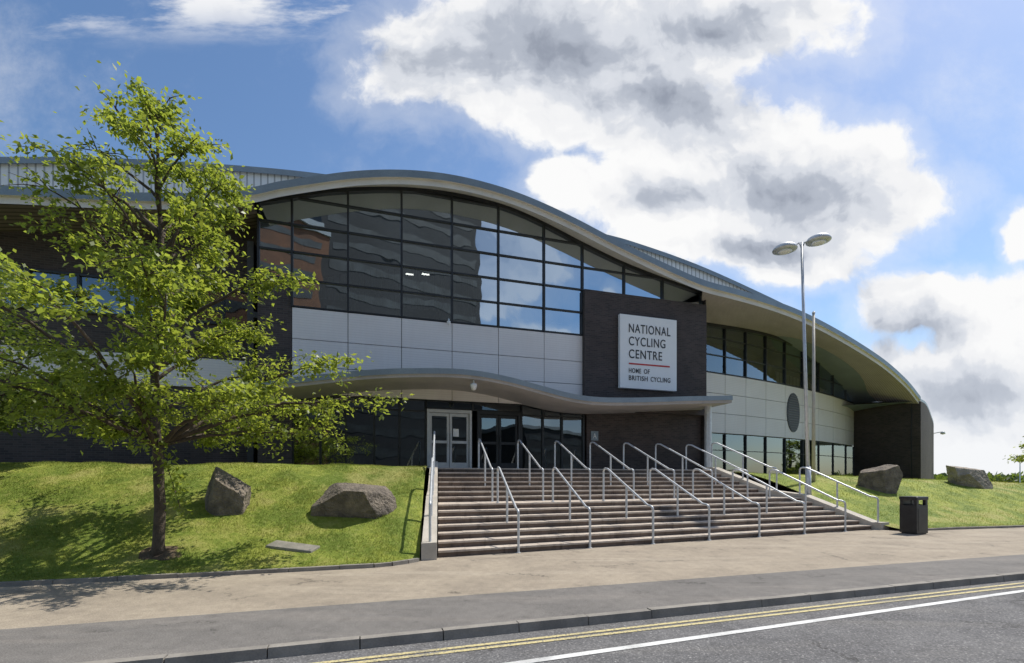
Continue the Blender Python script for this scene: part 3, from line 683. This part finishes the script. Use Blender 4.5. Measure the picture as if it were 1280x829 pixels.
# ---------- boulders
import bmesh
def boulder(px,py,fn,size,seed,label,tilt=0.0,lift=0.0,npl=9,mt='rock',topn=(0,-0.15,1),extra=(),topd=0.48):
    p=hit(px,py,fn); r=random.Random(seed); bm=bmesh.new(); bmesh.ops.create_icosphere(bm,subdivisions=5,radius=1.0)
    pl=[]
    for _ in range(npl):
        n=Vector((r.gauss(0,1),r.gauss(0,1),r.gauss(0,0.5))).normalized(); pl.append((n,r.uniform(0.50,0.70)))
    pl.append((Vector(topn).normalized(),topd))
    for n,d in extra: pl.append((Vector(n).normalized(),d))
    for v in bm.verts:
        for _ in range(8):
            for n,d in pl:
                k=v.co.dot(n)-d
                if k>0: v.co-=n*k
        nn=v.co.normalized()
        v.co+=nn*(0.02*noise.noise(v.co*2.2+Vector((seed,0,0)))+0.022*noise.noise(v.co*6)+0.016*noise.noise(v.co*16))
        v.co=Vector((v.co.x*size[0],v.co.y*size[1],v.co.z*size[2]))
    bmesh.ops.rotate(bm,verts=bm.verts,cent=(0,0,0),matrix=Matrix.Rotation(tilt,3,'Y'))
    me=bpy.data.meshes.new('boulder'); bm.to_mesh(me); bm.free(); me.materials.append(M[mt])
    ob=bpy.data.objects.new('boulder',me); ob.location=(p[0],p[1]+size[1]*0.4,p[2]+size[2]*0.42+lift); link(ob)
    ob["label"]=label; ob["category"]="boulder"; ob["group"]="boulders on the grass banks"
    return p
boulder(275,643,zl,(0.66,0.5,0.78),3,'upright brown boulder with slanted top on grass bank',0.1,npl=6,topn=(0.6,-0.3,1),extra=(((-0.9,-0.6,0.2),0.5),((0.5,-1,0.15),0.45)))
boulder(430,650,zl,(1.22,0.75,0.86),5,'wide low brown boulder lying on the grass bank',0.0,npl=3,topn=(0.10,-0.12,1),topd=0.42,extra=(((0.15,-1,-0.45),0.42),((-0.75,-0.4,0.9),0.42),((0.9,-0.5,-0.3),0.68),((0.8,-0.2,0.6),0.62)))
boulder(1112,617,zr,(0.92,0.70,1.15),8,'tilted brown boulder leaning at top of grass bank',0.45,lift=0.12,npl=4,topn=(-0.7,-0.1,1),topd=0.42,extra=(((0.2,-1,0.1),0.45),((1,0,0.1),0.55)))
boulder(1216,609,zr,(1.20,0.75,0.95),12,'rounded pale boulder on the grass bank',0.1,mt='rockpale')
p=hit(366,685,zl); sl=MB()
q=[(-0.50,-0.12),(0.43,-0.14),(0.52,0.10),(-0.4,0.14)]
P_=[(p[0]+a,p[1]+b) for a,b in q]
sl.hexa([(a,b,zl(a,b)-0.05) for a,b in P_]+[(a,b,zl(a,b)+0.045) for a,b in P_]); o_=sl.build('stone_slab',M['slab'],bevel=0.015,loc=p,label='flat weathered stone slab lying in the lawn',category='slab')

# ---------- trees
def make_tree(base,height,prof_,nl,leafn,seed,ls=0.12,trunk_r=0.13,mt='leaf',clear=2.0,spread=1.0,hang=0,dv_=0.35,layer=0.62):
    r=random.Random(seed); rn=np.random.default_rng(seed); tb_=MB()
    tp=[Vector((0.04*math.sin(i*1.3)+0.02*i*0.3,0.04*math.cos(i*0.9)-0.04,height*0.97*i/10-(0.1 if i==0 else 0))) for i in range(11)]
    rad=[trunk_r*(1-0.93*(i/10))+0.01 for i in range(11)]; rad[0]=trunk_r*1.5
    tp.insert(1,Vector((0.0,0,0.18))); rad.insert(1,trunk_r*1.08)
    tb_.tube(tp,rad,12); 
    def trunk(h): 
        for a,b in zip(tp[:-1],tp[1:]):
            if a.z<=h<=b.z: return a.lerp(b,(h-a.z)/(b.z-a.z))
        return tp[-1]
    zs=[q[0] for q in prof_]; rs=[q[1] for q in prof_]
    centers=[]
    for i in range(nl):
        zt=zs[0]+(zs[-1]-zs[0])*((i+0.5)/nl)**1.1; az=i*2.39996+r.uniform(-.4,.4)
        R=float(np.interp(zt,zs,rs))*r.uniform(0.58,1.14); h=max(clear,zt-0.55*R-0.2); h=min(h,height*0.93)
        a=trunk(h); dirv=Vector((math.cos(az),math.sin(az),0)); tip=Vector((a.x,a.y,0))+dirv*R; tip.z=zt
        mid=a.lerp(tip,0.5)+Vector((0,0,0.12*R)); 
        pts=[]
        for k in range(9):
            t=k/8; q=a*(1-t)**2+mid*2*t*(1-t)+tip*t*t; q=q+Vector((r.gauss(0,.03),r.gauss(0,.03),r.gauss(0,.03)))*R*0.4*(1 if k else 0); pts.append(q)
        br=0.016+0.012*R; tb_.tube(pts,[br*(1-0.85*k/8)+0.003 for k in range(9)],6)
        nsb=int(5+R*2.8); dens=math.exp(r.gauss(0,dv_))
        for j in range(nsb):
            t=r.uniform(0.22,1.0)**0.75; k=min(7,int(t*8)); q=pts[k].lerp(pts[k+1],t*8-k if t<1 else 1)
            d=(dirv*r.uniform(0.1,1.0)+Vector((r.gauss(0,.7),r.gauss(0,.7),r.gauss(0.1,.38)))).normalized(); l=(0.24+0.18*R)*r.uniform(0.5,1.15)
            e=q+d*l+Vector((0,0,-0.08*l)); m_=q.lerp(e,0.5)+Vector((0,0,0.06*l)); tb_.tube([q,m_,e],[0.011,0.007,0.003],5,cap=False)
            wt=dens*math.exp(r.gauss(0,0.55))
            for c_ in range(4):
                s=0.3+0.75*c_/3; s=min(s,1); cp=q.lerp(e,s); centers.append((cp,(0.08+0.09*r.random())*spread,d,wt))
    if hang:
        a=trunk(2.1); q=a
        for k in range(hang):
            e=Vector((a.x+0.30+0.05*k,a.y-0.3,a.z-0.1-0.16*k)); tb_.tube([q,e],[0.008,0.006],5); q=e
            centers.append((e,0.09,Vector((0.3,0,-1)),1.4)); centers.append((e+Vector((.12,0,-.05)),0.08,Vector((0.6,0,-.6)),1.0))
    centers_np=np.array([list(c[0]) for c in centers]); sp=np.array([c[1] for c in centers]); dd=np.array([list(c[2]) for c in centers]); wt=np.array([c[3] for c in centers]); wt/=wt.sum()
    idx=rn.choice(len(centers),leafn,p=wt)
    pos=centers_np[idx]+rn.normal(0,1,(leafn,3))*sp[idx][:,None]*np.array([1,1,layer])
    ax=dd[idx]*0.5+rn.normal(0,1,(leafn,3))*np.array([1,1,0.8])+np.array([0,0,-0.25]); ax/=np.linalg.norm(ax,axis=1)[:,None]
    up=rn.normal(0,0.6,(leafn,3))+np.array([0,0,1.0]); sd=np.cross(ax,up); sd/=np.linalg.norm(sd,axis=1)[:,None]+1e-6
    nm=np.cross(sd,ax); ln=(ls*rn.uniform(0.55,1.25,leafn))[:,None]; wd=ln*0.26
    V=np.stack([pos,pos+ax*ln*0.42+sd*wd+nm*ln*0.08,pos+ax*ln,pos+ax*ln*0.5-sd*wd+nm*ln*0.08],1)
    return tb_,V,mt
def place_tree(data,base,label,name='tree'):
    tb_,V,mt=data; ob=thing(name,label,'tree',base)
    off=Vector(base)
    tb_.v=[tuple(Vector(v)+off) for v in tb_.v]; tb_.build('trunk',M['bark'],ob,smooth=True)
    npmesh('crown',V.reshape(-1,3),4,M[mt],ob)
    return ob
tbp=hit(198,692,zl); q_=tbp[1]/600.0
def zy(y): return H+(598-y)*q_-tbp[2]
T=make_tree(tbp,zy(112),[(zy(540),130*q_),(zy(515),180*q_),(zy(480),218*q_),(zy(440),192*q_),(zy(390),162*q_),(zy(340),140*q_),(zy(285),114*q_),(zy(235),100*q_),(zy(190),90*q_),(zy(150),52*q_),(zy(118),16*q_)],56,31000,23,ls=0.110,trunk_r=0.092,clear=2.0,spread=0.92,hang=8,dv_=0.45,layer=0.55)
place_tree(T,tbp,'young oak tree with bright green leaves on the grass bank')
b2_=(-11.9,9.8,zl(-11.9,9.8))
T=make_tree(b2_,5.4,[(1.5,1.2),(2.2,2.1),(3.2,2.4),(4.2,2.0),(4.8,1.4),(5.2,0.7)],36,18000,5,ls=0.125,trunk_r=0.11,mt='leafdark',clear=1.2)
place_tree(T,b2_,'dark green leafy tree on the grass bank')
b3=(35.1,31,zr(34.5,31)-0.1)
T=make_tree(b3,4.6,[(0.8,0.9),(1.6,1.4),(2.6,1.5),(3.6,1.1),(4.3,0.5)],24,7000,9,ls=0.17,trunk_r=0.1,clear=0.8)
place_tree(T,b3,'small green tree beyond the grass bank')
sr=MB(); n=26; ring=[]
for k in range(n):
    a=2*math.pi*k/n; rr=0.27*(1+0.5*noise.noise(Vector((math.cos(a)*1.5,math.sin(a)*1.5,4)))); X_,Y_=tbp[0]+rr*1.25*math.cos(a),tbp[1]+rr*math.sin(a); ring.append((X_,Y_,zl(X_,Y_)+0.006))
sr.add([(tbp[0],tbp[1],tbp[2]+0.05)]+ring,[(0,1+k,1+(k+1)%n) for k in range(n)]); sr.build('soil',M['soil'],smooth=True,kind='structure')

# ---------- grass blades
def blades(n,fn,xs,ys,sz):
    x=rng.uniform(*xs,n); y=np.array([ys[0](a)+ (ys[1](a)-ys[0](a))*b for a,b in zip(x,rng.random(n)**1.15)])
    z=np.array([fn(a,b) for a,b in zip(x,y)]); a=rng.uniform(0,2*math.pi,n); h=rng.uniform(0.5,1.25,n)*sz
    cl_=np.array([0.55+0.9*max(0,noise.noise(Vector((p*1.3,q*1.3,9)))+0.35) for p,q in zip(x,y)]); h=h*cl_; wd=np.minimum(h*0.16,0.006)
    P=np.stack([x,y,z],1); S_=np.stack([np.cos(a),np.sin(a),0*a],1); ln=rng.normal(0,0.45,(n,3))*h[:,None]; ln[:,2]=h
    return np.stack([P-S_*wd[:,None],P+S_*wd[:,None],P+ln],1)
keep=lambda V,f: V[[f(v[0]) for v in V]]
V=blades(120000,zl,(-15,-2.0),(yfl,lambda x:min(yfl(x)+5.6,C0-0.3+MS*x)),0.042)
V=keep(V,lambda v: v[0]<-1.98-1.1*max(0,(v[1]-9.6))/9.0 and (v[0]-tbp[0])**2/1.5+(v[1]-tbp[1])**2>0.07*random.uniform(.4,1.5) and abs(v[0])/v[1]<1.25)
o_=npmesh('grass',V,3,M['blade']); o_["kind"]="stuff"; o_["label"]="short green grass on the bank beside the steps"; o_["category"]="grass"
V=blades(45000,zr,(9.5,30),(yfr,lambda x:yfr(x)+8),0.06)
V=keep(V,lambda v: v[0]>12.85-0.78*max(0,v[1]-15.7)*1.0+0.1 )
o_=npmesh('grass',V,3,M['blade']); o_["kind"]="stuff"; o_["label"]="short green grass on the far bank"; o_["category"]="grass"

# ---------- far tree line
n=16000; xx=rng.uniform(95,260,n); tt=np.array([2.4+1.8*noise.noise(Vector((a*0.08,0,0)))+1.3*noise.noise(Vector((a*0.3,2,0))) for a in xx])
P=np.stack([xx,150+rng.normal(0,3,n)+0.2*(xx-130),rng.random(n)*np.maximum(tt,0.5)-0.1],1); A1=rng.normal(0,1,(n,3))*0.45; A2=rng.normal(0,1,(n,3))*0.32
o_=npmesh('tree_line',np.stack([P,P+A1+A2,P+A1*1.6,P+A1-A2],1),4,M['leafdark']); o_["kind"]="stuff"; o_["label"]="distant line of dark green trees"; o_["category"]="trees"
b=Vector(((1275-640)/F*120,120,-0.3)); fm=thing('floodlight_mast','distant slim floodlight mast with a bank of lamps','floodlight',b)
x=MB(); x.tube([b,b+Vector((0,0,7.4))],[0.14,0.08],8); x.build('mast',M['steel'],fm)
for dz_ in (6.2,7.2):
    x=MB(); x.wbox(b.x-1.1,b.x+1.1,b.y-0.2,b.y-0.08,b.z+dz_,b.z+dz_+0.5); x.build('lamp_bank',M['frame'],fm)

# ---------- buildings across the road (seen reflected in the glass)
def block(name,label,x0,x1,y0,y1,h,mt,nz):
    bb=thing(name,label,'building',((x0+x1)/2,y0,0),None)
    x=MB(); x.wbox(x0,x1,y0,y1,-0.13,h); x.build('wall',M[mt],bb)
    x=MB(); x.wbox(x0-.3,x1+.3,y0-.3,y1+.3,h,h+0.6); x.build('roof',M['roof'],bb)
    fz=(h-1.5)/nz
    for j in range(nz):
        x=MB(); x.wbox(x0+1,x1-1,y1-0.05,y1+0.05,1.2+fz*(j+.25),1.2+fz*(j+.62)); x.build('window',M['farwin'],bb)
block('apartment_block','brown brick apartment block across the road',-9,7,-52,-38,38,'farbrick',13)
block('tower_block','tall dark grey tower block across the road',8,36,-60,-42,66,'fargrey',18)
block('reflection_block','low dark block added across the road to darken glass reflections',40,95,-52,-34,11,'fargrey',4)  # added out of view so the low panes reflect dark walls instead of sky

# ---------- world
SE=math.radians(57); sdir=Vector((0.85,0.53,0)).normalized(); az=math.atan2(sdir.x,sdir.y)
w=bpy.data.worlds.new("World"); S.world=w; w.use_nodes=True; t=NT(w.node_tree); t.n.clear()
out=t.node('ShaderNodeOutputWorld'); sky=t.node('ShaderNodeTexSky',sky_type='NISHITA'); sky.sun_disc=False; sky.sun_elevation=SE; sky.sun_rotation=az
sky.air_density=1.0; sky.dust_density=0.7; sky.ozone_density=1.8
bg1=t.node('ShaderNodeBackground'); bg1.inputs[1].default_value=0.15
hs_=t.node('ShaderNodeHueSaturation'); hs_.inputs['Saturation'].default_value=1.12; t.l.new(sky.outputs[0],hs_.inputs['Color']); t.l.new(hs_.outputs[0],bg1.inputs[0])
tc=t.node('ShaderNodeTexCoord'); sp=t.node('ShaderNodeSeparateXYZ'); t.l.new(tc.outputs['Generated'],sp.inputs[0])
ay=t.m('MAXIMUM',t.m('ABSOLUTE',sp.outputs[1]),0.03); uu=t.m('DIVIDE',sp.outputs[0],ay); vv=t.m('DIVIDE',sp.outputs[2],ay)
cb=t.node('ShaderNodeCombineXYZ'); t.l.new(uu,cb.inputs[0]); t.l.new(vv,cb.inputs[1]); UVW=cb.outputs[0]
nz=t.noise(UVW,3.2,5,0.6); warp=t.vm('MULTIPLY_ADD',t.vm('SUBTRACT',nz.outputs['Color'],(0.5,0.5,0.5)).outputs[0],(0.17,0.13,0),UVW).outputs[0]
def field(bl,k=0.22):
    D=None
    for cx,cy,rx,ry in bl:
        s_=t.vm('SUBTRACT',warp,((cx-640)/600,(598-cy)/600,0)); s2=t.vm('MULTIPLY',s_.outputs[0],(600/rx,600/ry,0)); ln=t.node('ShaderNodeVectorMath',operation='LENGTH'); t.l.new(s2.outputs[0],ln.inputs[0])
        q=t.m('SUBTRACT',1.0,ln.outputs['Value']); D=q if D is None else t.m('SMOOTH_MAX',D,q,k)
    return D
D=field([(560,55,110,90),(680,60,190,115),(850,30,200,80),(740,130,170,62),(920,165,120,75),(1010,215,130,70),(1090,255,110,52),(850,235,170,75),(950,290,190,48),(1010,330,90,30),(715,225,55,42),
 (1150,385,80,42),(1240,410,100,65),(1190,470,130,50),(1250,550,150,60),(1283,303,32,34),(1330,460,120,120)])
D=t.m('MAXIMUM',D,-0.7)
DK=field([(600,60,130,75),(730,60,180,90),(820,120,140,50),(900,35,120,40),(1010,240,120,55),(830,245,80,30),(1140,415,80,28),(1210,495,120,42),(930,310,110,24)],0.35)
DK=t.m('MAXIMUM',DK,-0.5)
n1=t.noise(warp,4.6,14,0.60)
D1=t.m('ADD',D,t.m('MULTIPLY',t.m('SUBTRACT',n1.outputs[0],0.48),1.7))
mask=t.ss(D1,-0.02,0.24)
n3=t.noise(UVW,2.0,9,0.68); wisp=t.m('MULTIPLY',t.ss(n3.outputs[0],0.47,0.82),0.42)
mp2=t.node('ShaderNodeMapping'); mp2.inputs['Scale'].default_value=(1.0,3.5,1); t.l.new(UVW,mp2.inputs[0])
n6=t.noise(mp2.outputs[0],2.4,9,0.62); topm=t.m('MULTIPLY',t.ss(vv,0.88,1.0),t.ss(uu,0.05,-0.35))
wisp=t.m('MAXIMUM',wisp,t.m('MULTIPLY',t.m('MULTIPLY',t.ss(n6.outputs[0],0.44,0.62),topm),0.9))
edgeg=t.m('MULTIPLY',t.ss(D1,-0.5,0.05),0.28)
wisp=t.m('MAXIMUM',wisp,edgeg)
mask=t.m('SUBTRACT',1.0,t.m('MULTIPLY',t.m('SUBTRACT',1.0,mask),t.m('SUBTRACT',1.0,wisp)))
mask=t.m('MULTIPLY',mask,t.m('ADD',0.45,t.m('MULTIPLY',t.ss(sp.outputs[1],-0.1,0.02),0.55)))
# billow relief: density compared with density a little nearer the sun, at three sizes
def rel(scale,det,rough,off,k):
    a=t.noise(warp,scale,det,rough).outputs[0]; b_=t.noise(t.vm('ADD',warp,(off*0.6,off,0.0)).outputs[0],scale,det,rough).outputs[0]
    return t.m('MULTIPLY',t.m('SUBTRACT',b_,a),k)
R_=t.m('ADD',t.m('ADD',rel(2.6,3,0.45,0.12,1.3),rel(6.0,5,0.5,0.045,1.3)),rel(15.0,7,0.55,0.016,0.75))
n5=t.noise(warp,2.8,5,0.5)
dv=t.m('ADD',t.m('ADD',t.m('MULTIPLY',DK,0.80),t.m('MULTIPLY',t.m('SUBTRACT',n5.outputs[0],0.5),0.9)),R_)
dark=t.m('MULTIPLY',t.m('ADD',dv,0.32),0.78,clamp=True)
ramp=t.node('ShaderNodeValToRGB'); t.l.new(dark,ramp.inputs[0]); cr=ramp.color_ramp; cr.interpolation='EASE'
cr.elements[0].position=0.0; cr.elements[0].color=(0.97,0.97,0.97,1); cr.elements[1].position=1.0; cr.elements[1].color=(0.31,0.345,0.42,1)
e=cr.elements.new(0.22); e.color=(0.90,0.905,0.92,1); e=cr.elements.new(0.46); e.color=(0.70,0.73,0.79,1); e=cr.elements.new(0.72); e.color=(0.46,0.50,0.58,1)
ccol=t.mix(t.m('MULTIPLY',t.ss(vv,0.35,0.0),0.30),ramp.outputs[0],(0.80,0.85,0.92,1))
bg2=t.node('ShaderNodeBackground'); t.l.new(ccol,bg2.inputs[0]); bg2.inputs[1].default_value=1.0
mx=t.node('ShaderNodeMixShader'); t.l.new(mask,mx.inputs[0]); t.l.new(bg1.outputs[0],mx.inputs[1]); t.l.new(bg2.outputs[0],mx.inputs[2]); t.l.new(mx.outputs[0],out.inputs[0])

sun=bpy.data.lights.new('sun','SUN'); sun.energy=4.9; sun.angle=math.radians(0.5); sun.color=(1,0.95,0.86)
so2=bpy.data.objects.new('sun',sun); link(so2); dirn=-Vector((sdir.x*math.cos(SE),sdir.y*math.cos(SE),math.sin(SE))); so2.rotation_euler=dirn.to_track_quat('-Z','Y').to_euler()
cam=bpy.data.cameras.new('camera'); cam.sensor_width=36; cam.lens=F/1280*36; cam.shift_y=(HOR-414.5)/1280; cam.clip_end=4000
co=bpy.data.objects.new('camera',cam); co.location=(0,0,H); co.rotation_euler=(math.radians(90),0,0); link(co); S.camera=co
S.view_settings.view_transform='Standard'; S.view_settings.look='None'; S.view_settings.exposure=0
